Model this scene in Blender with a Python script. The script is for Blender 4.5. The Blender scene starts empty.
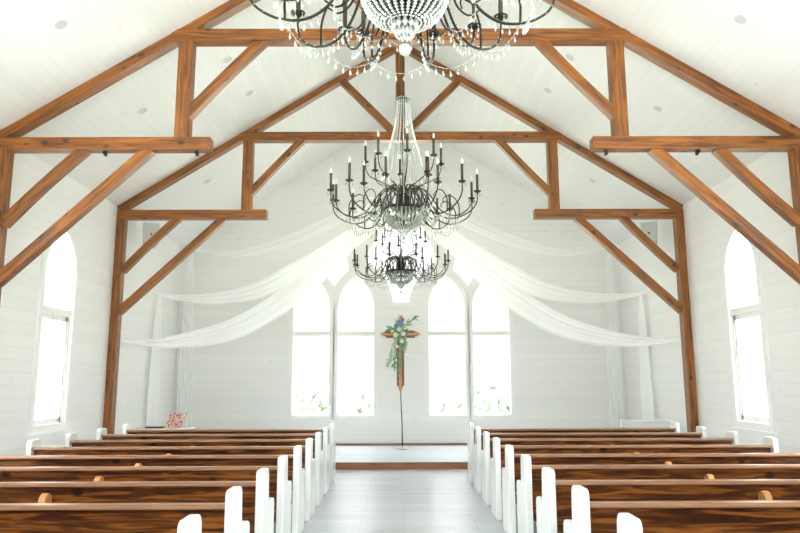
import bpy, bmesh, math, random
from mathutils import Vector, Matrix
from mathutils.geometry import tessellate_polygon
R = math.radians
random.seed(7)
S = bpy.context.scene
COL = S.collection

# ------------------------------------------------------------------ camera
cam = bpy.data.objects.new('camera', bpy.data.cameras.new('camera'))
COL.objects.link(cam)
cam.data.sensor_width = 36.0
cam.data.lens = 681.0 / 800 * 36
cam.data.clip_start = 0.05
cam.data.clip_end = 400
cam.location = (-.057, 0, 1.55)
cam.rotation_euler = (Matrix.Rotation(R(-0.21), 4, 'Z') @ Matrix.Rotation(R(90 + 9.44), 4, 'X') @ Matrix.Rotation(R(-0.17), 4, 'Z')).to_euler()
S.camera = cam

# ------------------------------------------------------------------ world and exposure
SKY = 2.0
SKY_TOP = 22.0
w = bpy.data.worlds.new('overcast_sky'); S.world = w; w.use_nodes = True
nt = w.node_tree; nt.nodes.clear()
wo = nt.nodes.new('ShaderNodeOutputWorld'); bg = nt.nodes.new('ShaderNodeBackground')
bg.inputs[0].default_value = (0.95, 0.975, 1.0, 1); tcw = nt.nodes.new('ShaderNodeTexCoord'); sxw = nt.nodes.new('ShaderNodeSeparateXYZ'); mrw = nt.nodes.new('ShaderNodeMapRange')
nt.links.new(tcw.outputs['Generated'], sxw.inputs[0]); nt.links.new(sxw.outputs[2], mrw.inputs[0])
mrw.inputs[1].default_value = .36; mrw.inputs[2].default_value = .95            # overcast: brightest overhead
mrw.inputs[3].default_value = SKY; mrw.inputs[4].default_value = SKY_TOP
nt.links.new(mrw.outputs[0], bg.inputs[1])
nt.links.new(bg.outputs[0], wo.inputs[0])
vs = S.view_settings
vs.view_transform = 'Standard'; vs.look = 'None'; vs.gamma = 1; vs.use_curve_mapping = False
vs.exposure = 0.17
cy = S.cycles
cy.max_bounces = 14; cy.diffuse_bounces = 9; cy.glossy_bounces = 4; cy.transparent_max_bounces = 24; cy.transmission_bounces = 4
cy.sample_clamp_indirect = 12
cy.caustics_reflective = False; cy.caustics_refractive = False
try:
    cy.use_denoising = True
except Exception:
    pass

def portal(name, loc, rot, sx, sy):
    l = bpy.data.lights.new(name, 'AREA'); l.shape = 'RECTANGLE'; l.size = sx; l.size_y = sy
    l.cycles.is_portal = True
    o = bpy.data.objects.new(name, l); COL.objects.link(o); o.location = loc; o.rotation_euler = rot
    return o

HW = 5.06            # half width of the hall
YB = 15.54           # end wall behind the stage
YR = -3.3            # wall behind the camera
APEX, SL = 7.81, 0.629
EAVE = APEX - SL * HW
SIDEWIN = [9.98, 6.29, 2.60, -1.09]
def daylight(loc, rot, sx, sy, watt, col=(.965, 1.0, .975)):  # added area lamps outside the unseen windows, brightening the hall
    o = portal('window_daylight', loc, rot, sx, sy)
    o.data.cycles.is_portal = False; o.data.energy = watt; o.data.color = col
portal('daylight_window', (-HW - .02, 9.98, 2.3), (0, R(-90), 0), 3.0, 1.05)
portal('daylight_window', (HW + .02, 9.98, 2.3), (0, R(90), 0), 3.0, 1.05)
for yy, wt in zip(SIDEWIN[1:], (200, 115, 70)):
    daylight((-HW - .30, yy, 2.3), (0, R(-90), 0), 3.0, 1.1, wt)
    daylight((HW + .30, yy, 2.3), (0, R(90), 0), 3.0, 1.1, wt)
daylight((0, YR - .32, 2.6), (R(90), 0, 0), 8.4, 4.6, 230)
sun = bpy.data.objects.new('sun', bpy.data.lights.new('sun', 'SUN')); COL.objects.link(sun)
sun.data.energy = 8; sun.data.angle = R(2); sun.rotation_euler = (R(38), 0, 0)   # high behind the hall, lights the trees beyond
portal('daylight_window', (0, YB + .02, 3.0), (R(-90), 0, 0), 5.0, 4.4)

# ------------------------------------------------------------------ materials
def lnk(m, a, b): m.node_tree.links.new(a, b)
def new_mat(name, color=(.8, .8, .8), rough=.5, metal=0, spec=.5, coat=0):
    m = bpy.data.materials.new(name); m.use_nodes = True
    b = m.node_tree.nodes['Principled BSDF']
    b.inputs['Base Color'].default_value = (*color, 1)
    b.inputs['Roughness'].default_value = rough
    b.inputs['Metallic'].default_value = metal
    b.inputs['Specular IOR Level'].default_value = spec
    b.inputs['Coat Weight'].default_value = coat
    b.inputs['Coat Roughness'].default_value = .2
    return m, b
def N(m, t, **k):
    n = m.node_tree.nodes.new(t)
    for a, v in k.items(): setattr(n, a, v)
    return n
def math_n(m, op, a, b=None, c=None):
    n = N(m, 'ShaderNodeMath', operation=op)
    for i, v in enumerate((a, b, c)):
        if v is None: continue
        if hasattr(v, 'links'): lnk(m, v, n.inputs[i])
        else: n.inputs[i].default_value = v
    return n.outputs[0]
def mixc(m, fac, a, b):
    n = N(m, 'ShaderNodeMix', data_type='RGBA')
    for i, v in ((0, fac), (6, a), (7, b)):
        if hasattr(v, 'links'): lnk(m, v, n.inputs[i])
        elif i == 0: n.inputs[0].default_value = v
        else: n.inputs[i].default_value = (*v, 1)
    return n.outputs[2]
def ramp(m, fac, stops):
    n = N(m, 'ShaderNodeValToRGB'); e = n.color_ramp.elements
    while len(e) < len(stops): e.new(.5)
    for x, (p, c) in zip(e, stops): x.position = p; x.color = (*c, 1)
    lnk(m, fac, n.inputs[0]); return n.outputs[0]

def wood(name, light, mid, dark, rough=.4, coat=.2, gscale=1.0, knots=True, contrast=1.0):
    m, b = new_mat(name, mid, rough, coat=coat)
    tc = N(m, 'ShaderNodeTexCoord'); oi = N(m, 'ShaderNodeObjectInfo')
    add = N(m, 'ShaderNodeVectorMath', operation='MULTIPLY_ADD')
    comb = N(m, 'ShaderNodeCombineXYZ')
    for i in range(3): lnk(m, oi.outputs['Random'], comb.inputs[i])
    lnk(m, comb.outputs[0], add.inputs[0]); add.inputs[1].default_value = (37, 91, 53)
    lnk(m, tc.outputs['Object'], add.inputs[2])
    mp = N(m, 'ShaderNodeMapping'); lnk(m, add.outputs[0], mp.inputs[0])
    mp.inputs['Scale'].default_value = (1.1 * gscale, 16 * gscale, 16 * gscale)
    n1 = N(m, 'ShaderNodeTexNoise'); lnk(m, mp.outputs[0], n1.inputs[0])
    n1.inputs['Scale'].default_value = 1.6; n1.inputs['Detail'].default_value = 5; n1.inputs['Distortion'].default_value = 1.2
    col = ramp(m, n1.outputs[0], [(.5 - .2 / contrast, dark), (.5, mid), (.5 + .2 / contrast, light)])
    # broad colour change along the board
    n2 = N(m, 'ShaderNodeTexNoise'); lnk(m, add.outputs[0], n2.inputs[0]); n2.inputs['Scale'].default_value = 1.3
    col = mixc(m, math_n(m, 'MULTIPLY', n2.outputs[0], .45), col, mid)
    if knots:
        mk = N(m, 'ShaderNodeMapping'); lnk(m, add.outputs[0], mk.inputs[0]); mk.inputs['Scale'].default_value = (3.0, 4.6, 4.6)
        v = N(m, 'ShaderNodeTexVoronoi'); lnk(m, mk.outputs[0], v.inputs[0]); v.inputs['Scale'].default_value = 1.0
        k = N(m, 'ShaderNodeMapRange'); lnk(m, v.outputs['Distance'], k.inputs[0])
        k.inputs[1].default_value = .09; k.inputs[2].default_value = .17; k.inputs[3].default_value = .9; k.inputs[4].default_value = 0
        col = mixc(m, k.outputs[0], col, (dark[0] * .25, dark[1] * .22, dark[2] * .25))
    lnk(m, col, b.inputs['Base Color'])
    b.inputs['Coat IOR'].default_value = 1.6; b.inputs['Coat Roughness'].default_value = .3
    bp = N(m, 'ShaderNodeBump'); bp.inputs['Strength'].default_value = .08; bp.inputs['Distance'].default_value = .01
    lnk(m, n1.outputs[0], bp.inputs['Height']); lnk(m, bp.outputs[0], b.inputs['Normal'])
    return m

M = {}
M['beam'] = wood('stained_timber', (.40, .130, .011), (.235, .071, .005), (.07, .016, .0015), .40, .22, .9, True, 1.35)
M['pew'] = wood('dark_stained_pine', (.36, .12, .02), (.12, .033, .006), (.022, .006, .003), .33, .15, 1.2, True, 1.8)
M['rail'] = wood('lit_pew_rail', (.36, .17, .075), (.27, .115, .045), (.17, .062, .022), .3, .3, 1.2, False)  # paler than the pew wood: the light the rail catches is in its colour
M['paletimber'] = wood('pale_pine', (.80, .42, .17), (.66, .31, .11), (.48, .2, .07), .45, .1, 1.4, False)
M['riser'] = wood('stage_riser_wood', (.42, .17, .07), (.30, .11, .04), (.16, .055, .02), .4, .2, .9)
M['cross_dark'] = wood('walnut_board', (.30, .09, .035), (.2, .055, .022), (.1, .028, .012), .4, .1, 1.4, False)
M['cross_light'] = wood('oak_board', (.72, .36, .15), (.58, .26, .095), (.4, .16, .06), .4, .1, 1.4, False)

def boards(name, base, axis, pitch, rough=.5, groove=.12):
    """painted tongue and groove boards with faint knots; axis = coordinate that steps from board to board"""
    m, b = new_mat(name, base, rough)
    g = N(m, 'ShaderNodeNewGeometry'); sp = N(m, 'ShaderNodeSeparateXYZ'); lnk(m, g.outputs['Position'], sp.inputs[0])
    c = sp.outputs[axis]
    if axis == 0: c = math_n(m, 'ABSOLUTE', c)
    q = math_n(m, 'DIVIDE', c, pitch)
    fr = math_n(m, 'FRACT', q); fl = math_n(m, 'FLOOR', q)
    gr = math_n(m, 'LESS_THAN', fr, groove / (pitch * 100) * 1.0)
    wn = N(m, 'ShaderNodeTexWhiteNoise', noise_dimensions='1D'); lnk(m, fl, wn.inputs['W'])
    tone = mixc(m, math_n(m, 'MULTIPLY', wn.outputs[0], .5), base, tuple(x * .93 for x in base))
    # soft grain
    mp = N(m, 'ShaderNodeMapping'); lnk(m, g.outputs['Position'], mp.inputs[0])
    sc = [14, 14, 14]
    if axis == 2: sc = [1.2, 1.2, 16]
    if axis == 0: sc = [14, 1.2, 14]
    mp.inputs['Scale'].default_value = sc
    nz = N(m, 'ShaderNodeTexNoise'); lnk(m, mp.outputs[0], nz.inputs[0]); nz.inputs['Scale'].default_value = 1.5; nz.inputs['Detail'].default_value = 4
    tone = mixc(m, math_n(m, 'MULTIPLY', nz.outputs[0], .22), tone, tuple(x * .82 for x in base))
    v = N(m, 'ShaderNodeTexVoronoi'); lnk(m, g.outputs['Position'], v.inputs[0]); v.inputs['Scale'].default_value = 2.3
    k = N(m, 'ShaderNodeMapRange'); lnk(m, v.outputs['Distance'], k.inputs[0])
    k.inputs[1].default_value = .05; k.inputs[2].default_value = .12; k.inputs[3].default_value = .35; k.inputs[4].default_value = 0
    tone = mixc(m, k.outputs[0], tone, (base[0] * .86, base[1] * .72, base[2] * .62))
    tone = mixc(m, math_n(m, 'MULTIPLY', gr, .2 if axis == 2 else .18), tone, tuple(x * .55 for x in base))
    lnk(m, tone, b.inputs['Base Color'])
    return m
M['wall'] = boards('white_shiplap', (.88, .878, .862), 2, .165, .45, 1.0)
M['ceiling'] = boards('white_ceiling_boards', (.88, .878, .862), 0, .12, .4, .7)
M['trim'] = new_mat('white_trim_paint', (.86, .86, .845), .4)[0]
M['white'] = new_mat('white_gloss_paint', (.84, .86, .86), .25, coat=.3)[0]
M['metal'] = new_mat('dark_bronze', (.035, .028, .018), .35, .6)[0]
M['candle'] = new_mat('bronze_candle_sleeve', (.06, .05, .028), .4, .4)[0]
M['black'] = new_mat('black_plastic', (.015, .015, .017), .4)[0]
M['lightgrey'] = new_mat('pale_grey_paint', (.62, .64, .62), .5)[0]
M['grille'] = new_mat('speaker_grille', (.66, .69, .67), .6)[0]
M['standbase'] = new_mat('grey_green_metal', (.28, .36, .34), .3, .5)[0]
M['downlight'] = new_mat('downlight_lens', (.60, .62, .62), .4)[0]

# floor planks
m, b = new_mat('grey_floor_planks', (.3, .32, .34), .27, spec=.6)
g = N(m, 'ShaderNodeNewGeometry')
br = N(m, 'ShaderNodeTexBrick'); lnk(m, g.outputs['Position'], br.inputs['Vector'])
br.inputs['Scale'].default_value = 1; br.inputs['Brick Width'].default_value = 1.25; br.inputs['Row Height'].default_value = .17
br.inputs['Mortar Size'].default_value = .004; br.offset = .37
br.inputs['Color1'].default_value = (.48, .52, .56, 1); br.inputs['Color2'].default_value = (.55, .58, .61, 1); br.inputs['Mortar'].default_value = (.36, .39, .42, 1)
mp = N(m, 'ShaderNodeMapping'); lnk(m, g.outputs['Position'], mp.inputs[0]); mp.inputs['Scale'].default_value = (1.5, 18, 18)
nz = N(m, 'ShaderNodeTexNoise'); lnk(m, mp.outputs[0], nz.inputs[0]); nz.inputs['Scale'].default_value = 1.5; nz.inputs['Detail'].default_value = 5
c = mixc(m, math_n(m, 'MULTIPLY', nz.outputs[0], .5), br.outputs[0], (.38, .41, .45))
lnk(m, c, b.inputs['Base Color'])
bp = N(m, 'ShaderNodeBump'); bp.inputs['Strength'].default_value = .12; bp.inputs['Distance'].default_value = .004
lnk(m, nz.outputs[0], bp.inputs['Height']); lnk(m, bp.outputs[0], b.inputs['Normal'])
M['floor'] = m

def glassy(name, trans, gloss_col, gl=.06, diff=None, tcol=(1, 1, 1), rough=.02):
    m = bpy.data.materials.new(name); m.use_nodes = True; t = m.node_tree; t.nodes.clear()
    o = N(m, 'ShaderNodeOutputMaterial'); tr = N(m, 'ShaderNodeBsdfTransparent'); tr.inputs[0].default_value = (*tcol, 1)
    gb = N(m, 'ShaderNodeBsdfGlossy'); gb.inputs[0].default_value = (*gloss_col, 1); gb.inputs['Roughness'].default_value = rough
    mx = N(m, 'ShaderNodeMixShader'); mx.inputs[0].default_value = gl
    lnk(m, tr.outputs[0], mx.inputs[1]); lnk(m, gb.outputs[0], mx.inputs[2]); out = mx.outputs[0]
    if diff:
        d = N(m, 'ShaderNodeBsdfDiffuse'); d.inputs[0].default_value = (*diff, 1)
        tl = N(m, 'ShaderNodeBsdfTranslucent'); tl.inputs[0].default_value = (*diff, 1)
        m1 = N(m, 'ShaderNodeMixShader'); m1.inputs[0].default_value = .3; lnk(m, d.outputs[0], m1.inputs[1]); lnk(m, tl.outputs[0], m1.inputs[2])
        m2 = N(m, 'ShaderNodeMixShader'); m2.inputs[0].default_value = 1 - trans; lnk(m, out, m2.inputs[1]); lnk(m, m1.outputs[0], m2.inputs[2]); out = m2.outputs[0]
    lnk(m, out, o.inputs[0]); return m
M['pane'] = glassy('window_glass', 1, (1, 1, 1), .05)
M['crystal'] = glassy('cut_crystal', .55, (1, 1, 1), .45, (.82, .86, .80), (.9, .94, .9), .08)
M['bowl_crystal'] = glassy('bowl_crystal', .35, (1, 1, 1), .5, (.66, .70, .62), (.85, .9, .84), .12)
M['sheer'] = glassy('sheer_voile', .06, (1, 1, 1), .0, (.98, .98, .98), (1, 1, 1), .5)
m = glassy('frosted_bulb', .1, (1, 1, 1), .1, (.95, .93, .9)); M['bulb'] = m
M['leaf'] = new_mat('eucalyptus_leaf', (.17, .34, .19), .5)[0]
M['leaf2'] = new_mat('sage_leaf', (.42, .56, .40), .5)[0]
M['rose'] = new_mat('ivory_petals', (.85, .85, .74), .6)[0]
M['blue'] = new_mat('blue_petals', (.20, .33, .50), .6)[0]
M['lilac'] = new_mat('lilac_petals', (.45, .42, .62), .6)[0]
m, b = new_mat('lawn', (.28, .42, .18), .9); M['lawn'] = m
nz = N(m, 'ShaderNodeTexNoise'); nz.inputs['Scale'].default_value = .4
lnk(m, mixc(m, nz.outputs[0], (.42, .45, .33), (.50, .53, .42)), b.inputs['Base Color'])
m, b = new_mat('hazed_tree_leaves', (.2, .34, .16), .9); M['tree'] = m
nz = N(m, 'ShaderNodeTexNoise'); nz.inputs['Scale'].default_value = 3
lnk(m, mixc(m, nz.outputs[0], (.16, .21, .17), (.34, .39, .34)), b.inputs['Base Color'])  # leaf colour greyed and lightened in place of distance haze
M['bark'] = new_mat('bark', (.42, .40, .35), .9)[0]
# damask-like red pattern
m, b = new_mat('red_patterned_cloth', (.5, .2, .16), .7); M['pattern'] = m
tc = N(m, 'ShaderNodeTexCoord'); v = N(m, 'ShaderNodeTexVoronoi'); v.inputs['Scale'].default_value = 16; lnk(m, tc.outputs['Object'], v.inputs[0])
nz = N(m, 'ShaderNodeTexNoise'); nz.inputs['Scale'].default_value = 22; nz.inputs['Distortion'].default_value = 2; lnk(m, tc.outputs['Object'], nz.inputs[0])
c = ramp(m, nz.outputs[0], [(.42, (.62, .24, .2)), (.5, (.72, .42, .36)), (.56, (.85, .76, .68))])
c = mixc(m, math_n(m, 'LESS_THAN', v.outputs[0], .26), c, (.10, .04, .04))
lnk(m, c, b.inputs['Base Color'])

# ------------------------------------------------------------------ mesh helpers
class MB:
    def __init__(s): s.v = []; s.f = []
    def add(s, vs, fs):
        n = len(s.v); s.v += [tuple(v) for v in vs]; s.f += [tuple(i + n for i in f) for f in fs]; return s
    def box(s, x0, x1, y0, y1, z0, z1):
        return s.add([(x0, y0, z0), (x1, y0, z0), (x1, y1, z0), (x0, y1, z0), (x0, y0, z1), (x1, y0, z1), (x1, y1, z1), (x0, y1, z1)],
                     [(0, 3, 2, 1), (4, 5, 6, 7), (0, 1, 5, 4), (1, 2, 6, 5), (2, 3, 7, 6), (3, 0, 4, 7)])
    def prism(s, poly, t0, t1, fn):
        """poly: list of (a,b), extruded from t0 to t1; fn(a,b,t)->xyz"""
        n = len(poly)
        s.add([fn(a, b_, t0) for a, b_ in poly] + [fn(a, b_, t1) for a, b_ in poly],
              [tuple(range(n))[::-1], tuple(range(n, 2 * n))] + [(i, (i + 1) % n, n + (i + 1) % n, n + i) for i in range(n)])
        return s
    def plate(s, loops, t0, t1, fn):
        """outer loop plus holes as a slab"""
        tris = tessellate_polygon([[Vector((a, b_, 0)) for a, b_ in lp] for lp in loops])
        flat = [p for lp in loops for p in lp]; n = len(flat)
        vs_ = [fn(a, b_, t0) for a, b_ in flat] + [fn(a, b_, t1) for a, b_ in flat]
        fs = [t for t in tris] + [tuple(i + n for i in t[::-1]) for t in tris]
        k = 0
        for lp in loops:
            m_ = len(lp)
            fs += [(k + i, k + (i + 1) % m_, n + k + (i + 1) % m_, n + k + i) for i in range(m_)]; k += m_
        return s.add(vs_, fs)
    def tube(s, pts, r, sides=8, cap=True):
        pts = [Vector(p) for p in pts]; n = len(pts); rs = r if isinstance(r, (list, tuple)) else [r] * n
        t = (pts[1] - pts[0]).normalized(); up = Vector((0, 0, 1)) if abs(t.z) < .9 else Vector((1, 0, 0))
        a = t.cross(up).normalized(); vv = []
        for i, p in enumerate(pts):
            t = (pts[min(i + 1, n - 1)] - pts[max(i - 1, 0)]).normalized()
            a = (a - t * a.dot(t)).normalized(); b_ = t.cross(a)
            for k in range(sides):
                q = 2 * math.pi * k / sides; vv.append(p + (a * math.cos(q) + b_ * math.sin(q)) * rs[i])
        ff = [(i * sides + k, i * sides + (k + 1) % sides, (i + 1) * sides + (k + 1) % sides, (i + 1) * sides + k) for i in range(n - 1) for k in range(sides)]
        if cap: ff += [tuple(range(sides))[::-1], tuple((n - 1) * sides + k for k in range(sides))]
        return s.add(vv, ff)
    def lathe(s, prof, c=(0, 0, 0), n=16):
        vv = [(c[0] + r * math.cos(2 * math.pi * k / n), c[1] + r * math.sin(2 * math.pi * k / n), c[2] + z) for r, z in prof for k in range(n)]
        ff = [(i * n + k, i * n + (k + 1) % n, (i + 1) * n + (k + 1) % n, (i + 1) * n + k) for i in range(len(prof) - 1) for k in range(n)]
        ff += [tuple(range(n))[::-1], tuple((len(prof) - 1) * n + k for k in range(n))]
        return s.add(vv, ff)
    def bead(s, p, r, h=None):
        x, y, z = p; h = h or r
        return s.add([(x + r, y, z), (x, y + r, z), (x - r, y, z), (x, y - r, z), (x, y, z + h), (x, y, z - h)],
                     [(0, 1, 4), (1, 2, 4), (2, 3, 4), (3, 0, 4), (1, 0, 5), (2, 1, 5), (3, 2, 5), (0, 3, 5)])
    def drop(s, p, r, h):
        """faceted pendant hanging from p"""
        x, y, z = p
        ring = [(x + r * math.cos(k * math.pi / 3), y + r * math.sin(k * math.pi / 3), z - h * .68) for k in range(6)]
        return s.add([(x, y, z)] + ring + [(x, y, z - h)], [(0, 1 + k, 1 + (k + 1) % 6) for k in range(6)] + [(7, 1 + (k + 1) % 6, 1 + k) for k in range(6)])
    def ico(s, p, r, sub=1):
        bm = bmesh.new(); bmesh.ops.create_icosphere(bm, subdivisions=sub, radius=r)
        s.add([tuple(Vector(p) + v.co) for v in bm.verts], [tuple(v.index for v in f.verts) for f in bm.faces]); bm.free(); return s
    def build(s, name, mat, parent=None, smooth=False, bevel=0, loc=None, rot=None, bseg=2):
        bm = bmesh.new(); vv = [bm.verts.new(v) for v in s.v]
        for f in s.f:
            try: bm.faces.new([vv[i] for i in f])
            except ValueError: pass
        bmesh.ops.recalc_face_normals(bm, faces=bm.faces)
        me = bpy.data.meshes.new(name)
        if bevel:
            ed = [e for e in bm.edges if len(e.link_faces) == 2 and e.calc_face_angle(0) > R(35)]
            bmesh.ops.bevel(bm, geom=ed, offset=bevel, segments=bseg, affect='EDGES', profile=.6, clamp_overlap=True)
        bm.to_mesh(me); bm.free()
        if smooth:
            for p in me.polygons: p.use_smooth = True
        if isinstance(mat, (list, tuple)):
            for x in mat: me.materials.append(x)
        else: me.materials.append(mat)
        o = bpy.data.objects.new(name, me); COL.objects.link(o); o.parent = parent
        if loc: o.location = loc
        if rot: o.rotation_euler = rot
        return o

def tag(o, label=None, cat=None, group=None, kind=None):
    if label: o['label'] = label
    if cat: o['category'] = cat
    if group: o['group'] = group
    if kind: o['kind'] = kind
    return o
def empty(name, loc=(0, 0, 0), rz=0, label=None, cat=None, group=None, kind=None):
    o = bpy.data.objects.new(name, None); COL.objects.link(o); o.location = loc; o.rotation_euler = (0, 0, rz); o.empty_display_size = .1
    return tag(o, label, cat, group, kind)
def kids(o): return [c for c in bpy.data.objects if c.parent == o]
def copy_tree(o, parent=None):
    c = o.copy(); COL.objects.link(c)
    if parent: c.parent = parent
    for k in kids(o): copy_tree(k, c)
    return c
def catmull(P, n=6):
    P = [Vector(p) for p in P]; Q = [P[0] * 2 - P[1]] + P + [P[-1] * 2 - P[-2]]; out = []
    for i in range(1, len(Q) - 2):
        a, b_, c_, d = Q[i - 1:i + 3]
        for k in range(n):
            t = k / n
            out.append(.5 * ((2 * b_) + (c_ - a) * t + (2 * a - 5 * b_ + 4 * c_ - d) * t * t + (3 * b_ - a - 3 * c_ + d) * t ** 3))
    out.append(P[-1]); return out
XZ = lambda y0: (lambda a, b_, t: (a, y0 + t, b_))
YZ = lambda x0: (lambda a, b_, t: (x0 + t, a, b_))

# ------------------------------------------------------------------ window outlines
def arc(cx, cz, r, a0, a1, n):
    return [(cx + r * math.cos(R(a0 + (a1 - a0) * i / n)), cz + r * math.sin(R(a0 + (a1 - a0) * i / n))) for i in range(n + 1)]
def lancet(x0, x1, z0, zs, n=10, rise=None):
    """pointed arch outline, counter clockwise"""
    wd = x1 - x0
    r = wd if rise is None else (rise * rise + wd * wd / 4) / wd
    top = math.degrees(math.acos((r - wd / 2) / r))
    right = arc(x1 - r, zs, r, 0, top, n)
    left = arc(x0 + r, zs, r, 180 - top, 180, n)[1:]
    return [(x0, z0), (x1, z0)] + right + left
def offset(poly, d):
    n = len(poly); out = []
    for i in range(n):
        p, q, s_ = Vector(poly[i - 1]), Vector(poly[i]), Vector(poly[(i + 1) % n])
        e1 = (q - p).normalized(); e2 = (s_ - q).normalized()
        n1 = Vector((e1.y, -e1.x)); n2 = Vector((e2.y, -e2.x)); b_ = (n1 + n2)
        b_ = b_.normalized() if b_.length > 1e-6 else n1
        k = d / max(.45, b_.dot(n1)); out.append((q.x + b_.x * k, q.y + b_.y * k))
    return out

L1 = lancet(-2.47, -1.61, .75, 3.18); L2 = lancet(-1.46, -.60, .75, 3.18)
# light between and above the two lancets: concave below, pointed above
def kite(cx):
    r = 1.02
    a_t = math.degrees(math.acos((.36 + .0) / r))
    rt = [(cx + .92 - r * math.cos(R(a)), 3.18 + r * math.sin(R(a))) for a in [27, 33, 39, 45, 51, 55]]
    lf = [(2 * cx - x, z) for x, z in rt][::-1]
    tipx, tipz = rt[-1]
    up = [(tipx + .02, tipz + .10), (tipx - .04, tipz + .3), (cx + .2, tipz + .44), (cx + .1, tipz + .54), (cx, tipz + .60)]
    return rt + up + [(2 * cx - x, z) for x, z in up[::-1][1:]] + lf[:-1]
KL = kite(-1.535)
# centre light
def centre():
    r = 1.22
    rt = [(1.42 - r * math.cos(R(a)), 3.18 + r * math.sin(R(a))) for a in [5.2, 15, 25, 35, 45, 53, 60]]
    tx, tz = rt[-1]
    up = [(tx + .03, tz + .08), (tx - .05, tz + .28), (tx - .25, tz + .62), (tx - .45, tz + .95), (tx - .62, tz + 1.2), (0, tz + 1.6)]
    half = rt + up
    return half + [(-x, z) for x, z in half[::-1][1:]]
CL = centre()
mir = lambda P: [(-x, z) for x, z in P][::-1]
ccw = lambda P: P if sum(P[i - 1][0] * P[i][1] - P[i][0] * P[i - 1][1] for i in range(len(P))) > 0 else P[::-1]
KL = ccw(KL); CL = ccw(CL)
WSH = .025
sh = lambda P: [(x + WSH, z) for x, z in P]
L1R, L2R, KLR = sh(ccw(mir(L1))), sh(ccw(mir(L2))), sh(ccw(mir(KL)))
L1, L2, KL, CL = sh(L1), sh(L2), sh(KL), sh(CL)

# ------------------------------------------------------------------ structure
# ground outside, floor, stage
MB().box(-160, 160, 20, 200, -1.75, -1.45).build('ground', M['lawn'])['kind'] = 'structure'
MB().box(-160, 160, -80, 20, -.65, -.45).build('ground_near', M['lawn'])['kind'] = 'structure'
MB().box(-HW - .25, HW + .25, YR - .25, YB + .25, -.3, 0).build('floor', M['floor'])['kind'] = 'structure'
st = empty('stage_floor', (0, 12.36, 0), kind='structure')
MB().box(-HW, HW, 0.03, YB - 12.36, .002, .125).build('platform', M['floor'], st)
MB().box(-HW, HW, 0, .03, .0, .118).build('riser', M['riser'], st)
MB().box(-HW, HW, -.008, .03, .118, .127).build('nosing', M['floor'], st)

# end wall
bw = [(-HW - .25, 0), (HW + .25, 0), (HW + .25, EAVE - .25 * SL + .1), (0, APEX + .1), (-HW - .25, EAVE - .25 * SL + .1)]
MB().plate([bw, L1, L2, KL, CL, L1R, L2R, KLR], 0, .22, XZ(YB)).build('wall_back', M['wall'])['kind'] = 'structure'
RW = [lancet(-3.9, -2.0, .4, 3.3, 8, 1.2), lancet(-1.0, 1.0, .05, 3.5, 8, 1.3), lancet(2.0, 3.9, .4, 3.3, 8, 1.2)]
MB().plate([bw] + RW, -.22, 0, XZ(YR)).build('wall_front', M['wall'])['kind'] = 'structure'
SW = [lancet(y - .46, y + .46, .92, 3.12, 8, .66) for y in SIDEWIN]
sw = [(YR - .2, 0), (YB + .2, 0), (YB + .2, EAVE + .03), (YR - .2, EAVE + .03)]
MB().plate([sw] + SW, -.22, 0, YZ(-HW)).build('wall_left', M['wall'])['kind'] = 'structure'
MB().plate([sw] + SW, 0, .22, YZ(HW)).build('wall_right', M['wall'])['kind'] = 'structure'
cp = [(0, APEX), (HW + .3, APEX - SL * (HW + .3)), (HW + .3, APEX - SL * (HW + .3) + .15), (0, APEX + .15), (-HW - .3, APEX - SL * (HW + .3) + .15), (-HW - .3, APEX - SL * (HW + .3))]
MB().prism(cp, YR - .2, YB + .2, lambda a, b_, t: (a, t, b_)).build('ceiling', M['ceiling'])['kind'] = 'structure'
# narrow baseboards
MB().box(-HW + .02, HW - .02, YB - .022, YB, .125, .16).build('baseboard_back', M['riser'])['kind'] = 'structure'
MB().box(-HW, -HW + .02, YR, 12.35, 0, .14).build('baseboard_left', M['trim'])['kind'] = 'structure'
MB().box(HW - .02, HW, YR, 12.35, 0, .14).build('baseboard_right', M['trim'])['kind'] = 'structure'

wn = [0]
def window(lights, bars, fn, t_in, label, casing=.085, extra=None):
    """lights: outlines of the openings; bars: transom rectangles; t_in = direction sign towards the room"""
    wn[0] += 1
    o = empty('window_%d' % wn[0], kind='structure'); o['label'] = label
    f = MB()
    for lp in lights:
        f.plate([offset(lp, casing), offset(lp, -.012)], 0, t_in * .035, fn)       # casing on the wall face
        f.plate([offset(lp, .0), offset(lp, -.03)], -t_in * .02, -t_in * .10, fn)   # sash set back
    if extra: extra(f)
    f.build('window_frame', M['trim'], o)
    if bars:
        t = MB()
        for (a0, a1, b0, b1) in bars: t.plate([[(a0, b0), (a1, b0), (a1, b1), (a0, b1)]], t_in * .015, -t_in * .10, fn)
        t.build('transom', M['trim'], o)
    p = MB()
    for lp in lights:
        p.plate([offset(lp, -.005)], -t_in * .055, -t_in * .061, fn)
    p.build('pane', M['pane'], o)
    return o
fnb = XZ(YB)
def sillb(x0, x1, z, d=.07):
    return lambda f: f.box(x0, x1, YB - d, YB, z - .05, z)
def sidecas(x0, x1):
    def g_(f):
        f.box(x0, x1, YB - .055, YB, .60, .665)
    return g_
window([L1, L2, KL], [(-2.45, -1.57, 2.53, 2.64), (-1.44, -.56, 2.53, 2.64)], fnb, -1, 'paired lancet window left of the cross', extra=sidecas(-2.56, -.46))
window([L1R, L2R, KLR], [(1.62, 2.50, 2.53, 2.64), (.61, 1.49, 2.53, 2.64)], fnb, -1, 'paired lancet window right of the cross', extra=sidecas(.51, 2.61))
window([CL], [], fnb, -1, 'small flared light above the cross', extra=lambda f: f.box(-.34, .34, YB - .06, YB, 3.18, 3.23))
for lp in RW: window([lp], [(lp[0][0], lp[1][0], 2.5, 2.58)], XZ(YR), 1, 'arched window in the wall opposite the stage')
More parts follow.
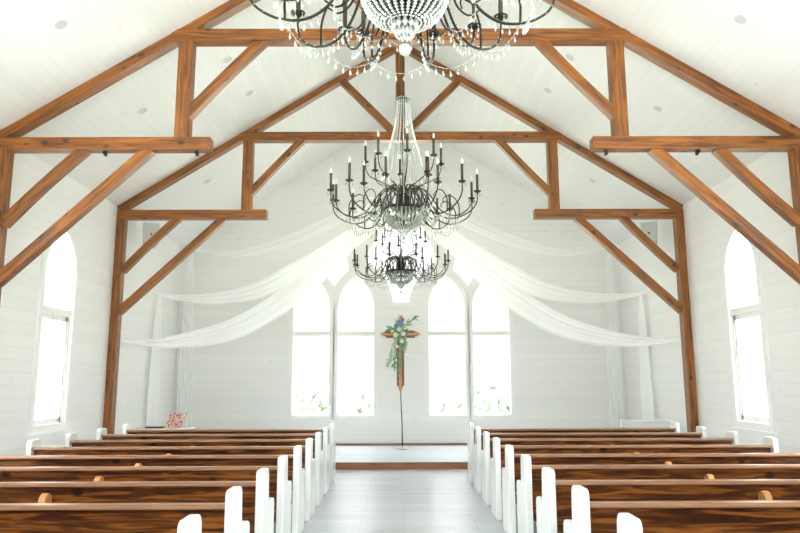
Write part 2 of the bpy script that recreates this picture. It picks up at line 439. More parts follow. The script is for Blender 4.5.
for sgn in (-1, 1):
    for y, lp in zip(SIDEWIN, SW):
        bars = [(y - .47, y + .47, 2.50, 2.60)]
        def ex(f, y=y, sgn=sgn):
            a, b_ = sorted((sgn * HW, sgn * (HW - .07)))
            f.box(a, b_, y - .60, y + .60, .78, .83)
            a, b_ = sorted((sgn * (HW + .03), sgn * (HW + .07)))
            # inner sash stiles of the opening lower light
            for yy in (y - .43, y + .37): f.box(a, b_, yy, yy + .05, .95, 2.50)
            f.box(a, b_, y - .42, y + .42, .95, 1.01); f.box(a, b_, y - .42, y + .42, 2.43, 2.50)
            f.box(a, b_, y - .012, y + .012, .95, 3.6)
        window([lp], bars, YZ(sgn * HW), -sgn, 'tall arched window in the %s wall' % ('left' if sgn < 0 else 'right'), .09, ex)

# ------------------------------------------------------------------ roof trusses
def beam(name, p0, p1, wd, dp, parent, y0=.09, ext=(0, 0), curve=0, mat=None, bev=.008):
    """timber along p0-p1 in the truss plane (x,z); wd is its depth in that plane, dp front to back; curve arches the underside"""
    a, b_ = Vector((p0[0], 0, p0[1])), Vector((p1[0], 0, p1[1])); d = (b_ - a).normalized(); L = (b_ - a).length
    ang = -math.atan2(d.z, d.x)
    n = 9 if curve else 1
    top = [(-ext[0], wd / 2), (L + ext[1], wd / 2)]
    bot = [(-ext[0] + (L + ext[0] + ext[1]) * i / n, -wd / 2 + curve * math.sin(math.pi * i / n)) for i in range(n + 1)]
    if curve:
        top = [(-ext[0] + (L + ext[0] + ext[1]) * i / n, wd / 2 + curve * .6 * math.sin(math.pi * i / n)) for i in range(n + 1)]
    poly = bot + top[::-1]
    o = MB().prism(poly, -dp / 2, dp / 2, lambda u, v_, t: (u, t, v_)).build(name, mat or M['beam'], parent, bevel=bev)
    o.location = (a.x, y0, a.z); o.rotation_euler = (0, ang, 0)
    return o
def make_truss(Y, label, extra_grp):
    t = empty('roof_truss', (0, Y, 0), 0, label, 'roof truss', extra_grp)
    D = .18
    zr = lambda x, dn: APEX - SL * abs(x) - dn * math.sqrt(1 + SL * SL)
    for s in (-1, 1):
        X = lambda x: s * x
        rt = .115
        # rafter: local x runs from the eave up
        beam('rafter', (X(HW - .02), zr(HW - .02, rt / 2 + .002)), (X(0.0), zr(0.0, rt / 2 + .002)), rt, D - .01, t)
        hb = beam('hammer_beam', (X(HW - .005), 4.477), (X(2.395), 4.477), .162, D, t, bev=.014)
        beam('wall_post', (X(HW - .072), 0.0), (X(HW - .072), zr(HW, .06)), .138, D - .006, t)
        beam('hammer_post', (X(2.765), 4.55), (X(2.765), 5.86), .18, D - .012, t)
        beam('long_brace', (X(4.90), 2.77), (X(3.18), 4.40), .13, D - .05, t, ext=(.06, .03))
        beam('short_brace', (X(4.88), 3.50), (X(4.0), 4.40), .125, D - .05, t, ext=(.06, .03), curve=.02 * 1)
        beam('collar_brace', (X(2.68), 4.90), (X(1.80), 5.86), .125, D - .05, t, ext=(.06, .03), curve=.018)
        beam('strut', (X(.03), 5.93), (X(1.04), 6.98), .125, D - .05, t, ext=(0, .12))
        # dark knot-filled peg heads on the joints
    beam('collar_beam', (-2.95, 5.93), (2.95, 5.93), .162, D - .004, t)
    beam('king_post', (0, 5.93), (0, APEX - .04), .17, D - .016, t)
    return t
TA = make_truss(11.83, 'stained timber hammer-beam truss nearer the stage, its posts beside the front pews', 'hammer-beam roof trusses')
TB = make_truss(8.14, 'stained timber hammer-beam truss nearer the camera, spanning the whole picture behind the upper chandelier', 'hammer-beam roof trusses')
# rafters meet ceiling: trim rafter end overlap handled by the ceiling thickness

# small black spotlights under the nearer truss
def spot(x, label):
    e = empty('spotlight', (x, 8.23, 4.394), 0, label, 'spotlight', 'black spotlights under the nearer truss')
    MB().lathe([(.02, 0), (.03, -.012), (.03, -.02)], n=14).build('mount', M['black'], e, True)
    o = MB().lathe([(.014, -.034), (.022, -.03), (.024, .028), (.02, .036)], n=14).build('lamp_head', M['black'], e, True)
    o.location = (0, -.003, -.030); o.rotation_euler = (R(70), 0, 0)
spot(-3.73, 'black spotlight under the left hammer beam, near the wall')
spot(-2.58, 'black spotlight under the left hammer beam, near its free end')
spot(2.58, 'black spotlight under the right hammer beam, near its free end')
spot(3.73, 'black spotlight under the right hammer beam, near the wall')

# recessed ceiling lights
ang = math.atan(SL)
def downlight(x, y, label):
    s = 1 if x > 0 else -1
    z = APEX - SL * abs(x)
    e = empty('ceiling_light', (x, y, z), 0, label, 'ceiling light', 'recessed ceiling lights')
    e.rotation_euler = (0, s * ang, 0)
    MB().lathe([(.066, 0), (.066, -.006), (.088, -.010), (.094, -.002), (.094, .0)], n=28).build('trim_ring', M['trim'], e, True)
    MB().lathe([(.001, -.0065), (.068, -.0075), (.068, -.001)], n=28).build('lens', M['downlight'], e)
for x, y, tx in [(-3.77, 7.0, 'large white recessed light in the ceiling, topmost at the left'), (3.73, 6.95, 'large white recessed light in the ceiling, topmost at the right'),
                 (-3.77, 9.45, 'white recessed ceiling light framed by the nearer truss, left of its hammer post'), (3.75, 9.42, 'white recessed ceiling light framed by the nearer truss, right of its hammer post'),
                 (-2.5, 10.65, 'white recessed ceiling light just above the left rafter of the farther truss'), (2.44, 10.64, 'white recessed ceiling light just above the right rafter of the farther truss'),
                 (-2.55, 9.4, 'white recessed ceiling light behind the brace of the nearer truss at left'), (2.5, 9.4, 'white recessed ceiling light behind the brace of the nearer truss at right'),
                 (-3.8, 13.0, 'small white recessed ceiling light behind the farther truss at left'), (3.8, 13.0, 'small white recessed ceiling light behind the farther truss at right')]:
    downlight(x, y, tx)

# ------------------------------------------------------------------ pews
X0, X1 = 1.045, 4.26       # aisle face, wall face
def panel_poly():
    # side outline (y,z), y grows towards the stage
    P = [(0, 0), (.50, 0), (.50, .07), (.485, .09), (.485, .585), (.475, .615), (.45, .63), (.27, .63), (.25, .64), (.24, .66), (.225, .845), (.21, .875), (.185, .89), (.045, .89), (.018, .88), (.005, .855), (.005, .09), (0, .07)]
    return P
def make_pew():
    e = empty('pew')
    L = X1 - X0
    for nm, x in (('end_panel', 0), ('end_panel', L - .06)):
        mb = MB().prism(panel_poly(), 0, .06, lambda a, b_, t: (t, a, b_))
        o = mb.build(nm, M['white'], e, bevel=.012); o.location = (x, 0, 0)
        # fluted aisle face: raised fillet strip
    a, b_ = .058, L - .058
    bk = MB().prism([(.115, .36), (.14, .36), (.098, .785), (.074, .785)], a, b_, lambda p, q, t: (t, p, q))
    bk.build('backrest', M['pew'], e, bevel=.003)
    MB().prism([(.012, .780), (.014, .797), (.024, .806), (.10, .806), (.112, .796), (.112, .782), (.10, .776), (.02, .776)], a, b_, lambda p, q, t: (t, p, q)).build('top_rail', M['rail'], e, bevel=.003)
    MB().box(a, b_, .02, .44, .395, .43).build('seat', M['pew'], e, bevel=.006)
    MB().box(a, b_, .40, .425, .27, .395).build('seat_apron', M['pew'], e, bevel=.003)
    cx = L / 2
    fin = [(.11, .30), (.085, .71), (.03, .735), (.0, .725), (-.022, .70), (-.035, .66), (-.035, .56), (-.02, .46), (.02, .36), (.06, .30)]
    o = MB().prism(fin, cx - .026, cx + .026, lambda p, q, t: (t, p, q)).build('back_brace', M['paletimber'], e, bevel=.008)
    o['label'] = 'pale rounded pine brace on the back'
    MB().lathe([(.007, 0), (.007, .004)], c=(0, 0, 0), n=10).build('screw_plug', M['pew'], o, loc=(cx, -.0345, .62), rot=(R(90), 0, 0))
    MB().box(cx - .03, cx + .03, .05, .42, 0, .395).build('centre_leg', M['pew'], e, bevel=.004)
    return e
ords = ['front', 'second', 'third', 'fourth', 'fifth', 'sixth', 'seventh', 'eighth', 'ninth']
pew0 = make_pew()
rx = random.Random(3)
for s in (1, -1):
    for k in range(9):
        p = pew0 if (s == 1 and k == 0) else copy_tree(pew0)
        p.location = ((X0 if s == 1 else -X1), 10.66 - .91 * k, 0)
        tag(p, 'dark stained wooden pew with white ends, %s row from the stage, %s of the aisle' % (ords[k], 'right' if s == 1 else 'left'), 'pew', 'pews facing the stage')

# ------------------------------------------------------------------ chandeliers
def rz(p, a):
    c_, s_ = math.cos(a), math.sin(a); return (p[0] * c_ - p[1] * s_, p[0] * s_ + p[1] * c_, p[2])
def make_chandelier():
    """origin at the lowest point, z relative to 3.10"""
    Z = lambda z: z - 3.02
    e = empty('chandelier')
    # centre stem
    MB().lathe([(.012, Z(3.185)), (.055, Z(3.195)), (.062, Z(3.21)), (.02, Z(3.24)), (.016, Z(3.40)), (.05, Z(3.43)), (.07, Z(3.47)), (.075, Z(3.52)), (.045, Z(3.57)), (.05, Z(3.62)), (.02, Z(3.66)), (.012, Z(3.8)), (.012, Z(4.6)), (.02, Z(4.66))], n=14).build('stem', M['metal'], e, True)
    MB().lathe([(.03, Z(4.615)), (.072, Z(4.625)), (.075, Z(4.645)), (.05, Z(4.66)), (.02, Z(4.70)), (.016, Z(4.73)), (.006, Z(4.74))], n=20).build('crown', M['metal'], e, True)
    # suspension chain up to the ridge
    ch = MB(); z = Z(4.72); k = 0; ztop = Z(APEX + .01)
    while z < ztop:
        pts = []
        for i in range(9):
            q = 2 * math.pi * i / 8; a, b_ = .011 * math.cos(q), .024 * math.sin(q)
            pts.append((a, 0, z + b_ + .02) if k % 2 else (0, a, z + b_ + .02))
        ch.tube(pts, .0035, 5, False); z += .038; k += 1
    ch.build('suspension_chain', M['metal'], e, True)
    MB().lathe([(.06, ztop - .02), (.07, ztop - .01), (.07, ztop + .02)], n=16).build('ceiling_rose', M['metal'], e)
    # bowl ring
    rg = MB(); rg.lathe([(.200, Z(3.382)), (.214, Z(3.382)), (.216, Z(3.407)), (.200, Z(3.407))], n=32); rg.build('bowl_ring', M['metal'], e, True)
    # crystal bowl: strings of beads from ring to finial cap
    bw_ = MB(); nm = 30
    for i in range(nm):
        a = 2 * math.pi * i / nm
        for j in range(15):
            t = j / 14; th = R(5 + 80 * t)
            r = .05 + (.208 - .05) * math.cos(th) ** .75; zz = Z(3.382) - .20 * math.sin(th)
            bw_.bead((r * math.cos(a), r * math.sin(a), zz), (.0105 + .005 * (1 - t)) * (.55 + .45 * r / .208))
    bw_.build('crystal_bowl', M['bowl_crystal'], e)
    wr = MB()
    for i in range(15):
        a = 2 * math.pi * (i + .5) / 15
        wr.tube([((.046 + .150 * math.cos(R(5 + 80 * t / 10)) ** .75) * math.cos(a), (.046 + .150 * math.cos(R(5 + 80 * t / 10)) ** .75) * math.sin(a), Z(3.382) - .196 * math.sin(R(5 + 80 * t / 10))) for t in range(11)], .003, 4)
    wr.lathe([(.158, Z(3.30)), (.161, Z(3.30)), (.161, Z(3.308)), (.158, Z(3.308))], n=24)
    wr.build('bowl_frame', M['metal'], e)
    # finial cluster and ball
    fc = MB()
    for i in range(12):
        a = 2 * math.pi * i / 12
        fc.drop((.056 * math.cos(a), .056 * math.sin(a), Z(3.20)), .015, .06)
        fc.drop((.036 * math.cos(a + .3), .036 * math.sin(a + .3), Z(3.165)), .014, .06)
        if i % 3 == 0: fc.drop((.014 * math.cos(a), .014 * math.sin(a), Z(3.15)), .012, .06)
    fc.build('pendant_cluster', M['crystal'], e)
    b_ = MB().tube([(0, 0, Z(3.2)), (0, 0, Z(3.06))], .003, 5); b_.build('finial_rod', M['metal'], e)
    MB().ico((0, 0, Z(3.05)), .030, 2).build('finial_ball', M['crystal'], e)
    # veil of bead strings from crown to bowl ring
    sp = MB(); P = catmull([(.068, 0, Z(4.655)), (.085, 0, Z(4.45)), (.125, 0, Z(4.22)), (.19, 0, Z(3.98)), (.225, 0, Z(3.75)), (.212, 0, Z(3.40))], 12)
    for i, p in enumerate(P):
        q = P[min(i + 1, len(P) - 1)]
        sp.bead(p, .0072, .010)
        if i < len(P) - 1: sp.bead((p + q) / 2, .005, .008)
    s0 = sp.build('crystal_string', M['crystal'], e)
    for i in range(1, 20):
        c_ = s0.copy(); COL.objects.link(c_); c_.rotation_euler = (0, 0, 2 * math.pi * i / 20)
    # arms
    def arm(path, r0, r1, cup, phi, curls):
        pts = catmull(path, 7); n = len(pts)
        mb = MB().tube(pts, [r0 + (r1 - r0) * i / (n - 1) for i in range(n)], 6)
        for cpts, rr in curls:
            q = catmull(cpts, 6); mb.tube(q, [rr - (rr * .35) * i / (len(q) - 1) for i in range(len(q))], 5)
        a = mb.build('arm', M['metal'], e, True)
        cx_, cz_ = cup
        MB().lathe([(.006, cz_ - .02), (.014, cz_ - .012), (.036, cz_ - .002), (.042, cz_ + .008), (.036, cz_ + .006), (.016, cz_ + .004), (.014, cz_ + .03)], c=(cx_, 0, 0), n=12).build('candle_cup', M['metal'], a, True)
        MB().lathe([(.0135, cz_ + .02), (.0135, cz_ + .185), (.006, cz_ + .188)], c=(cx_, 0, 0), n=8).build('candle', M['candle'], a, True)
        MB().lathe([(.005, cz_ + .187), (.010, cz_ + .196), (.0125, cz_ + .212), (.009, cz_ + .232), (.002, cz_ + .252)], c=(cx_, 0, 0), n=8).build('bulb', M['bulb'], a, True)
        pd = MB()
        for k in range(6):
            q = 2 * math.pi * k / 6; x_, y_ = cx_ + .038 * math.cos(q), .038 * math.sin(q)
            pd.bead((x_, y_, cz_ - .008), .005); pd.drop((x_, y_, cz_ - .014), .006, .034)
        # beads twined along the arm and drops below its lowest bend
        for i in range(0, n, 2):
            p = pts[i]; pd.bead((p.x, (.011 if (i // 2) % 2 else -.011), p.z + .004), .0058)
        low = min(range(n), key=lambda i: pts[i].z)
        for i in range(max(0, low - 5), min(n, low + 6), 2):
            p = pts[i]; pd.bead((p.x, 0, p.z - .016), .006); pd.drop((p.x, 0, p.z - .022), .007, .04)
        pd.build('crystal_drops', M['crystal'], a)['kind'] = 'stuff'
        a.rotation_euler = (0, 0, phi)
        return a
    lp = [(.03, 0, Z(3.56)), (.13, 0, Z(3.63)), (.24, 0, Z(3.58)), (.30, 0, Z(3.44)), (.38, 0, Z(3.32)), (.50, 0, Z(3.265)), (.64, 0, Z(3.29)), (.75, 0, Z(3.36)), (.795, 0, Z(3.44)), (.80, 0, Z(3.53))]
    curl = [([(.60, 0, Z(3.28)), (.60, 0, Z(3.40)), (.55, 0, Z(3.49)), (.48, 0, Z(3.52)), (.43, 0, Z(3.48)), (.44, 0, Z(3.44))], .007),
            ([(.27, 0, Z(3.53)), (.24, 0, Z(3.42)), (.26, 0, Z(3.32)), (.32, 0, Z(3.275)), (.38, 0, Z(3.31))], .007)]
    lp2 = [(.03, 0, Z(3.50)), (.12, 0, Z(3.60)), (.20, 0, Z(3.62)), (.29, 0, Z(3.54)), (.40, 0, Z(3.38)), (.52, 0, Z(3.32)), (.63, 0, Z(3.34)), (.715, 0, Z(3.42)), (.735, 0, Z(3.50))]
    a0 = arm(lp, .0082, .0068, (.80, Z(3.54)), R(-90 + 17), curl)
    a1 = arm(lp2, .0080, .0065, (.735, Z(3.50)), R(-90 + 27), curl[1:])
    up = arm([(.03, 0, Z(3.60)), (.12, 0, Z(3.64)), (.24, 0, Z(3.69)), (.36, 0, Z(3.75)), (.405, 0, Z(3.82)), (.415, 0, Z(3.90))], .0075, .0055, (.415, Z(3.91)), R(-90 + 5), [])
    for src, n, ph in ((a0, 12, 30), (a1, 6, 60), (up, 8, 45)):
        for i in range(1, n):
            c_ = copy_tree(src, e)
            c_.rotation_euler = (0, 0, src.rotation_euler.z + R(ph) * i)
    # swags of beads between neighbouring arms
    sg = MB(); n = 14
    sg.tube([((.60 - .02 * math.sin(math.pi * i / n)) * math.cos(R(-15 + 30 * i / n)), (.60 - .02 * math.sin(math.pi * i / n)) * math.sin(R(-15 + 30 * i / n)), Z(3.27) - .065 * math.sin(math.pi * i / n)) for i in range(n + 1)], .0015, 4)
    for i in range(n + 1):
        t = i / n; a = R(-15 + 30 * t); r = .60 - .02 * math.sin(math.pi * t); zz = Z(3.27) - .065 * math.sin(math.pi * t)
        p = (r * math.cos(a), r * math.sin(a), zz); sg.bead(p, .0052)
        if i % 2 == 0 and 0 < i < n: sg.drop((p[0], p[1], p[2] - .008), .007, .042)
    for i in range(n + 1):
        t = i / n; a = R(-15 + 30 * t); r = .33; zz = Z(3.29) - .05 * math.sin(math.pi * t)
        p = (r * math.cos(a), r * math.sin(a), zz); sg.bead(p, .0045)
        if i % 3 == 0: sg.drop((p[0], p[1], p[2] - .008), .006, .036)
    s1 = sg.build('crystal_swag', M['crystal'], e); s1['kind'] = 'stuff'; s1.rotation_euler = (0, 0, R(-90 + 32))
    for i in range(1, 12):
        c_ = s1.copy(); COL.objects.link(c_); c_.rotation_euler = (0, 0, R(-90 + 32 + 30 * i))
    return e
c0 = make_chandelier()
c0.location = (.01, 7.15, 2.99)
c1 = copy_tree(c0); c1.location = (.0, 11.25, 2.965)
c2 = copy_tree(c0); c2.location = (-.02, 2.95, 3.03)
G = 'crystal chandeliers along the ridge'
tag(c0, 'middle chandelier of the three, dark bronze with crystal, seen whole', 'chandelier', G)
tag(c1, 'smallest looking chandelier, hanging lowest in view in front of the windows', 'chandelier', G)
tag(c2, 'nearest crystal chandelier, cut off by the top of the picture', 'chandelier', G)

# ------------------------------------------------------------------ drapes
def drape(path, wid, label, name='swag_drape', folds=5, seed=0, mirror=False):
    P = catmull(path, 8); n = len(P); mb = MB(); rr = random.Random(seed); K = 30
    ph = rr.random() * 6
    vv = []
    for i, p in enumerate(P):
        t = i / (n - 1)
        tan = (P[min(i + 1, n - 1)] - P[max(i - 1, 0)]).normalized()
        up = Vector((0, 0, 1)); up = (up - tan * up.dot(tan)).normalized(); nn = tan.cross(up)
        # width profile by interpolation
        q = t * (len(wid) - 1); j = min(int(q), len(wid) - 2); wv = wid[j] + (wid[j + 1] - wid[j]) * (q - j)
        for k in range(K + 1):
            s = k / K - .5
            dpt = math.sin(s * folds * 2 * math.pi + ph + t * 1.6) * .005 * min(1, wv / .12) + math.sin(s * folds * 4.3 + 2 + t * 3) * .006
            arcs = -.02 * (1 - 4 * s * s) * min(1, wv / .2)
            v = p + up * (s * wv) + nn * (dpt + arcs)
            vv.append((-v.x if mirror else v.x, v.y, v.z))
    ff = [(i * (K + 1) + k, i * (K + 1) + k + 1, (i + 1) * (K + 1) + k + 1, (i + 1) * (K + 1) + k) for i in range(n - 1) for k in range(K)]
    mb.add(vv, ff)
    o = mb.build(name, M['sheer'], None, True)
    return tag(o, label, 'drape', 'white swag drapes over the stage')
D1 = [(-4.88, 11.93, 2.22), (-4.34, 12.33, 2.22), (-3.75, 12.77, 2.33), (-3.12, 13.24, 2.58), (-2.45, 13.74, 3.08), (-1.72, 14.29, 3.80), (-1.13, 14.73, 4.45), (-.37, 15.3, 5.13), (-.34, 15.52, 5.16)]
D2 = [(-5.06, 13.88, 3.30), (-4.54, 14.04, 3.24), (-3.81, 14.25, 3.26), (-3.02, 14.49, 3.46), (-2.32, 14.7, 3.87), (-1.58, 14.92, 4.40), (-.98, 15.1, 4.90), (-.30, 15.3, 5.42), (-.26, 15.52, 5.53)]
D3 = [(-5.05, 15.34, 4.54), (-4.03, 15.31, 4.40), (-3.34, 15.31, 4.45), (-2.66, 15.31, 4.64), (-1.98, 15.3, 4.92), (-1.41, 15.3, 5.21), (-.84, 15.3, 5.52), (-.21, 15.35, 5.76), (-.12, 15.53, 5.86)]
for mi, sd in ((False, 'left'), (True, 'right')):
    drape(D1, [.03, .18, .32, .42, .46, .42, .28, .12, .10], 'lowest sheer white swag on the %s, tied to the timber post' % sd, seed=1, mirror=mi)
    drape(D2, [.03, .14, .26, .36, .40, .34, .24, .10, .08], 'middle sheer white swag on the %s side of the stage' % sd, seed=2, mirror=mi)
    drape(D3, [.03, .14, .24, .30, .32, .30, .24, .14], 'uppermost sheer white swag on the %s side of the stage' % sd, seed=3, mirror=mi)
# falls hanging straight down at the side walls
def fall(x, y, z1, w0, w1, along, label, seed=0):
    """along = (dx,dy) direction in which the cloth is spread"""
    mb = MB(); K = 48; n = 14; vv = []; dx, dy = along; nx, ny = -dy, dx
    z0 = .128
    for i in range(n + 1):
        t = i / n; z = z1 + (z0 - z1) * t; wv = w0 + (w1 - w0) * min(1, t * 1.6) ** .6
        for k in range(K + 1):
            s = k / K - .5; d = .014 * math.sin(s * 34 + seed + t * .5) * min(1, wv / .3) + +0.004 * math.sin(s * 71 + seed * 2)
            vv.append((x + dx * s * wv + nx * d, y + dy * s * wv + ny * d, z))
    ff = [(i * (K + 1) + k, i * (K + 1) + k + 1, (i + 1) * (K + 1) + k + 1, (i + 1) * (K + 1) + k) for i in range(n) for k in range(K)]
    mb.add(vv, ff)
    tag(mb.build('hanging_drape', M['sheer'], None, True), label, 'drape', 'white drapes hanging to the stage floor')
for s, sd in ((-1, 'left'), (1, 'right')):
    fall(s * 4.96, 13.95, 3.30, .10, .62, (0, 1), 'white drape hanging down the %s wall, the one nearer the timber post' % sd, 1.0 + s)
    fall(s * 4.80, 15.42, 4.50, .08, .34, (1, 0), 'white drape hanging in the %s rear corner of the stage' % sd, 2.0 + s)

# ------------------------------------------------------------------ wall speakers
for s, sd in ((-1, 'left'), (1, 'right')):
    e = empty('wall_speaker', (s * 4.78, 12.75, 4.28), 0, 'pale grey loudspeaker on the %s wall behind the truss brace' % sd, 'speaker', 'wall loudspeakers')
    e.rotation_euler = (R(-14), 0, s * R(-28))
    MB().prism([(-.15, -.12), (.15, -.12), (.10, .13), (-.10, .13)], -.21, .21, lambda a, b_, t: (a, b_, t)).build('cabinet', M['lightgrey'], e, bevel=.01)
    MB().box(-.135, .135, -.132, -.118, -.19, .19).build('grille', M['grille'], e, bevel=.004)
    MB().lathe([(.02, 0), (.02, .004)], n=12).build('badge', M['black'], e, loc=(.0, -.133, -.03), rot=(R(90), 0, 0))
    br_ = MB().box(-.03, .03, .12, .20, -.03, .03); br_.build('bracket', M['lightgrey'], e)

# ------------------------------------------------------------------ cross on its stand
e = empty('cross', (0, 14.6, .127), 0, 'layered wooden cross with brown boards on the stage, standing on a thin black pole', 'cross')
def crossp(name, hw, top, bot, ax, th, y0, y1, mat):
    za = 2.51 - .127
    P = [(-hw, bot), (hw, bot), (hw, za - th), (ax, za - th), (ax, za + th), (hw, za + th), (hw, top), (-hw, top), (-hw, za + th), (-ax, za + th), (-ax, za - th), (-hw, za - th)]
    return MB().prism(P, y0, y1, lambda a, b_, t: (a, t, b_)).build(name, mat, e, bevel=.004)
crossp('back_board', .078, 2.72, 1.30, .31, .078, 0, .025, M['cross_dark'])
crossp('middle_board', .052, 2.76, 1.25, .37, .048, -.02, 0, M['cross_dark'])
crossp('front_board', .034, 2.79, 1.19, .42, .026, -.04, -.02, M['cross_light'])
MB().tube([(.035, .035, .01), (.03, .035, .5), (.012, .035, .9), (.0, .035, 1.25), (0, .035, 1.7)], [.014, .012, .011, .010, .010], 8).build('stand_pole', M['black'], e, True)
MB().lathe([(.165, 0), (.165, .012), (.12, .022), (.03, .032), (.018, .06)], c=(.035, .035, 0), n=32).build('stand_base', M['standbase'], e, True)

# flowers on the cross
fl = empty('floral_arrangement', (0, 14.55, 1.9), 0, 'blue and white flowers with trailing greenery tied to the cross', 'flowers')
rf = random.Random(5)
def leafmesh(mb, p, d, l, wd):
    p = Vector(p) + Vector((rf.uniform(-1, 1), 0, rf.uniform(-1, 1))) * .035
    d = Vector(d).normalized(); sd = d.cross(Vector((rf.uniform(-.4, .4), -1, rf.uniform(-.4, .4)))).normalized()
    p = Vector(p); q = p + d * l; nrm = d.cross(sd)
    mid = p + d * l * .5 + nrm * l * .08
    mb.add([p, mid + sd * wd, q, mid - sd * wd, mid + nrm * .004], [(0, 1, 4), (1, 2, 4), (2, 3, 4), (3, 0, 4)])
def spray(name, pts, mat, nl, l, wd, spread=.7):
    P = catmull(pts, 8); mb = MB().tube(P, .004, 5)
    for i in range(nl):
        p = P[int(i / nl * (len(P) - 1))]
        q = P[min(len(P) - 1, int(i / nl * (len(P) - 1)) + 1)]; d = (q - p).normalized()
        side = Vector((rf.uniform(-1, 1), rf.uniform(-.8, .1), rf.uniform(-1, 1))) * spread
        leafmesh(mb, p, d + side, l * rf.uniform(.7, 1.2), wd * rf.uniform(.8, 1.2))
    return mb.build(name, mat, fl)
F = lambda x, y, z: (x, y - 14.55, z - 1.9)
spray('greenery_spray', [F(0, 14.5, 2.6), F(.12, 14.46, 2.72), F(.24, 14.44, 2.80), F(.34, 14.44, 2.86)], M['leaf'], 26, .085, .016)
spray('greenery_spray', [F(.02, 14.5, 2.6), F(.10, 14.44, 2.70), F(.20, 14.42, 2.72)], M['leaf2'], 24, .08, .018)
spray('greenery_spray', [F(-.05, 14.5, 2.55), F(-.16, 14.46, 2.62), F(-.26, 14.46, 2.60)], M['leaf'], 26, .09, .018)
spray('greenery_spray', [F(-.04, 14.48, 2.45), F(-.14, 14.44, 2.25), F(-.2, 14.44, 2.05), F(-.26, 14.46, 1.87)], M['leaf2'], 60, .10, .016)
spray('greenery_spray', [F(-.02, 14.48, 2.4), F(-.08, 14.42, 2.15), F(-.11, 14.42, 1.95), F(-.15, 14.44, 1.80)], M['leaf'], 46, .10, .015)
spray('greenery_spray', [F(0, 14.48, 2.4), F(.03, 14.43, 2.2), F(-.01, 14.43, 1.95), F(-.04, 14.46, 1.62)], M['leaf'], 50, .09, .013)
spray('greenery_spray', [F(.04, 14.48, 2.42), F(.09, 14.43, 2.3), F(.08, 14.43, 2.12)], M['leaf2'], 34, .075, .02)
spray('greenery_spray', [F(0, 14.48, 2.55), F(-.03, 14.42, 2.75), F(-.08, 14.44, 2.86)], M['leaf2'], 26, .06, .018)
for k in range(3):
    spray('greenery_spray', [F(-.12 + .12 * k, 14.44, 2.62), F(-.05 + .06 * k, 14.40, 2.45), F(.04, 14.40, 2.3)], M['leaf2' if k % 2 else 'leaf'], 60, .085, .022, 1.1)
def bloom(name, p, r, mat, petals=20):
    mb = MB()
    for i in range(petals):
        t = i / petals; th = i * 2.399; rr = r * (.25 + .75 * t)
        d = Vector((math.cos(th) * (.2 + t), -1.1 + t * .9, math.sin(th) * (.2 + t))).normalized()
        c_ = Vector(F(*p)) + d * rr * .75
        sd = d.cross(Vector((0, 0, 1))).normalized(); u = sd.cross(d)
        s_ = r * .34
        ring = [c_ + (sd * math.cos(a * math.pi / 3) + u * math.sin(a * math.pi / 3)) * s_ - d * s_ * .35 for a in range(6)]
        mb.add([c_] + ring, [(0, 1 + a, 1 + (a + 1) % 6) for a in range(6)])
    return mb.build(name, mat, fl)
for p, r in [((-.09, 14.40, 2.84), .10), ((-.02, 14.40, 2.92), .06), ((.09, 14.38, 2.74), .055), ((-.17, 14.40, 2.56), .05), ((-.03, 14.36, 2.60), .075), ((-.10, 14.36, 2.48), .085), ((.06, 14.36, 2.50), .075), ((.10, 14.4, 2.62), .045), ((.03, 14.36, 2.36), .075), ((-.07, 14.38, 2.24), .06)]:
    bloom('ivory_rose', p, r * 1.05, M['rose'], 22)
for p, r in [((.0, 14.36, 2.73), .10), ((-.09, 14.38, 2.68), .07)]: bloom('blue_hydrangea', p, r, M['blue'], 34)
for p, r in [((.11, 14.39, 2.42), .045), ((-.12, 14.39, 2.38), .04)]: bloom('lilac_bloom', p, r, M['lilac'])

# ------------------------------------------------------------------ side furniture by the stage
def side_table(x0, x1, y0, y1, z, label):
    e = empty('side_table', ((x0 + x1) / 2, (y0 + y1) / 2, .127), 0, label, 'table', 'white tables beside the stage')
    hx, hy, h = (x1 - x0) / 2, (y1 - y0) / 2, z - .127
    MB().box(-hx, hx, -hy, hy, h - .035, h).build('tabletop', M['white'], e, bevel=.006)
    MB().box(-hx + .03, hx - .03, -hy + .03, hy - .03, h - .12, h - .035).build('apron', M['white'], e)
    for sx in (-1, 1):
        for sy in (-1, 1):
            MB().box(sx * (hx - .045) - .025, sx * (hx - .045) + .025, sy * (hy - .045) - .025, sy * (hy - .045) + .025, 0, h - .035).build('leg', M['white'], e, bevel=.004)
side_table(-4.90, -3.86, 12.65, 13.1, .69, 'white table on the stage at left with a patterned board on it')
side_table(4.10, 4.92, 12.65, 13.1, .80, 'white table on the stage at right, behind the front pew')
k = empty('keyboard', (-4.49, 12.8, .69), 0, 'slim black keyboard lying on the white table at left', 'keyboard')
MB().box(-.17, .13, -.07, .07, 0, .028).build('body', M['black'], k, bevel=.006)
MB().box(-.15, .11, -.055, .045, .028, .032).build('keys', M['lightgrey'], k)
p = empty('patterned_board', (-4.16, 12.82, .69), 0, 'slanting red and cream patterned board standing on the white table at left', 'decoration')
MB().prism([(-.17, 0), (.12, 0), (.20, .27), (-.10, .27)], -.012, .012, lambda a, b_, t: (a, t + b_ * .2, b_)).build('board', M['pattern'], p, bevel=.003)
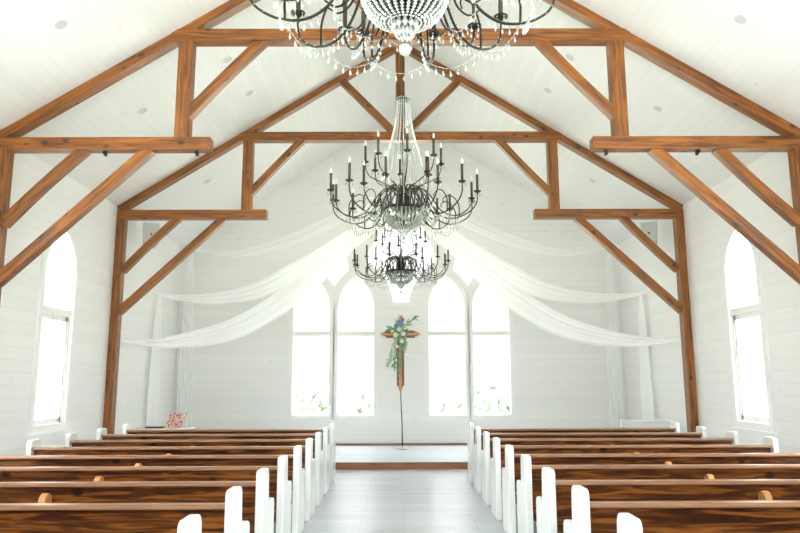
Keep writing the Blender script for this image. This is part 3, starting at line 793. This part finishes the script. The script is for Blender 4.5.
MB().prism([(0, 0), (.13, 0), (.02, .2)], -.01, .01, lambda a, b_, t: (t, .02 + a + b_ * .2, b_)).build('easel_leg', M['cross_dark'], p)

# ------------------------------------------------------------------ trees outside
def tree(x, y, h, label, z0=-1.45, seed=0):
    rt = random.Random(seed)
    e = empty('tree', (x, y, z0), 0, label, 'tree', 'distant trees outside the windows')
    MB().tube([(0, 0, 0), (.05, 0, h * .25), (0, 0, h * .5)], [.09, .07, .05], 8).build('trunk', M['bark'], e, True)
    mb = MB()
    for i in range(34):
        a = rt.uniform(0, 6.28); q = rt.random(); zz = h * (.08 + .85 * q); rr = h * .50 * math.sin(math.pi * (.25 + .67 * q)) * rt.uniform(.3, 1)
        mb.ico((rr * math.cos(a), rr * math.sin(a), zz), h * rt.uniform(.08, .15), 2)
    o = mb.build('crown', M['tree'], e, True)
    me = o.data
    for v in me.vertices: v.co += Vector((rt.uniform(-1, 1), rt.uniform(-1, 1), rt.uniform(-1, 1))) * h * .018
    return e
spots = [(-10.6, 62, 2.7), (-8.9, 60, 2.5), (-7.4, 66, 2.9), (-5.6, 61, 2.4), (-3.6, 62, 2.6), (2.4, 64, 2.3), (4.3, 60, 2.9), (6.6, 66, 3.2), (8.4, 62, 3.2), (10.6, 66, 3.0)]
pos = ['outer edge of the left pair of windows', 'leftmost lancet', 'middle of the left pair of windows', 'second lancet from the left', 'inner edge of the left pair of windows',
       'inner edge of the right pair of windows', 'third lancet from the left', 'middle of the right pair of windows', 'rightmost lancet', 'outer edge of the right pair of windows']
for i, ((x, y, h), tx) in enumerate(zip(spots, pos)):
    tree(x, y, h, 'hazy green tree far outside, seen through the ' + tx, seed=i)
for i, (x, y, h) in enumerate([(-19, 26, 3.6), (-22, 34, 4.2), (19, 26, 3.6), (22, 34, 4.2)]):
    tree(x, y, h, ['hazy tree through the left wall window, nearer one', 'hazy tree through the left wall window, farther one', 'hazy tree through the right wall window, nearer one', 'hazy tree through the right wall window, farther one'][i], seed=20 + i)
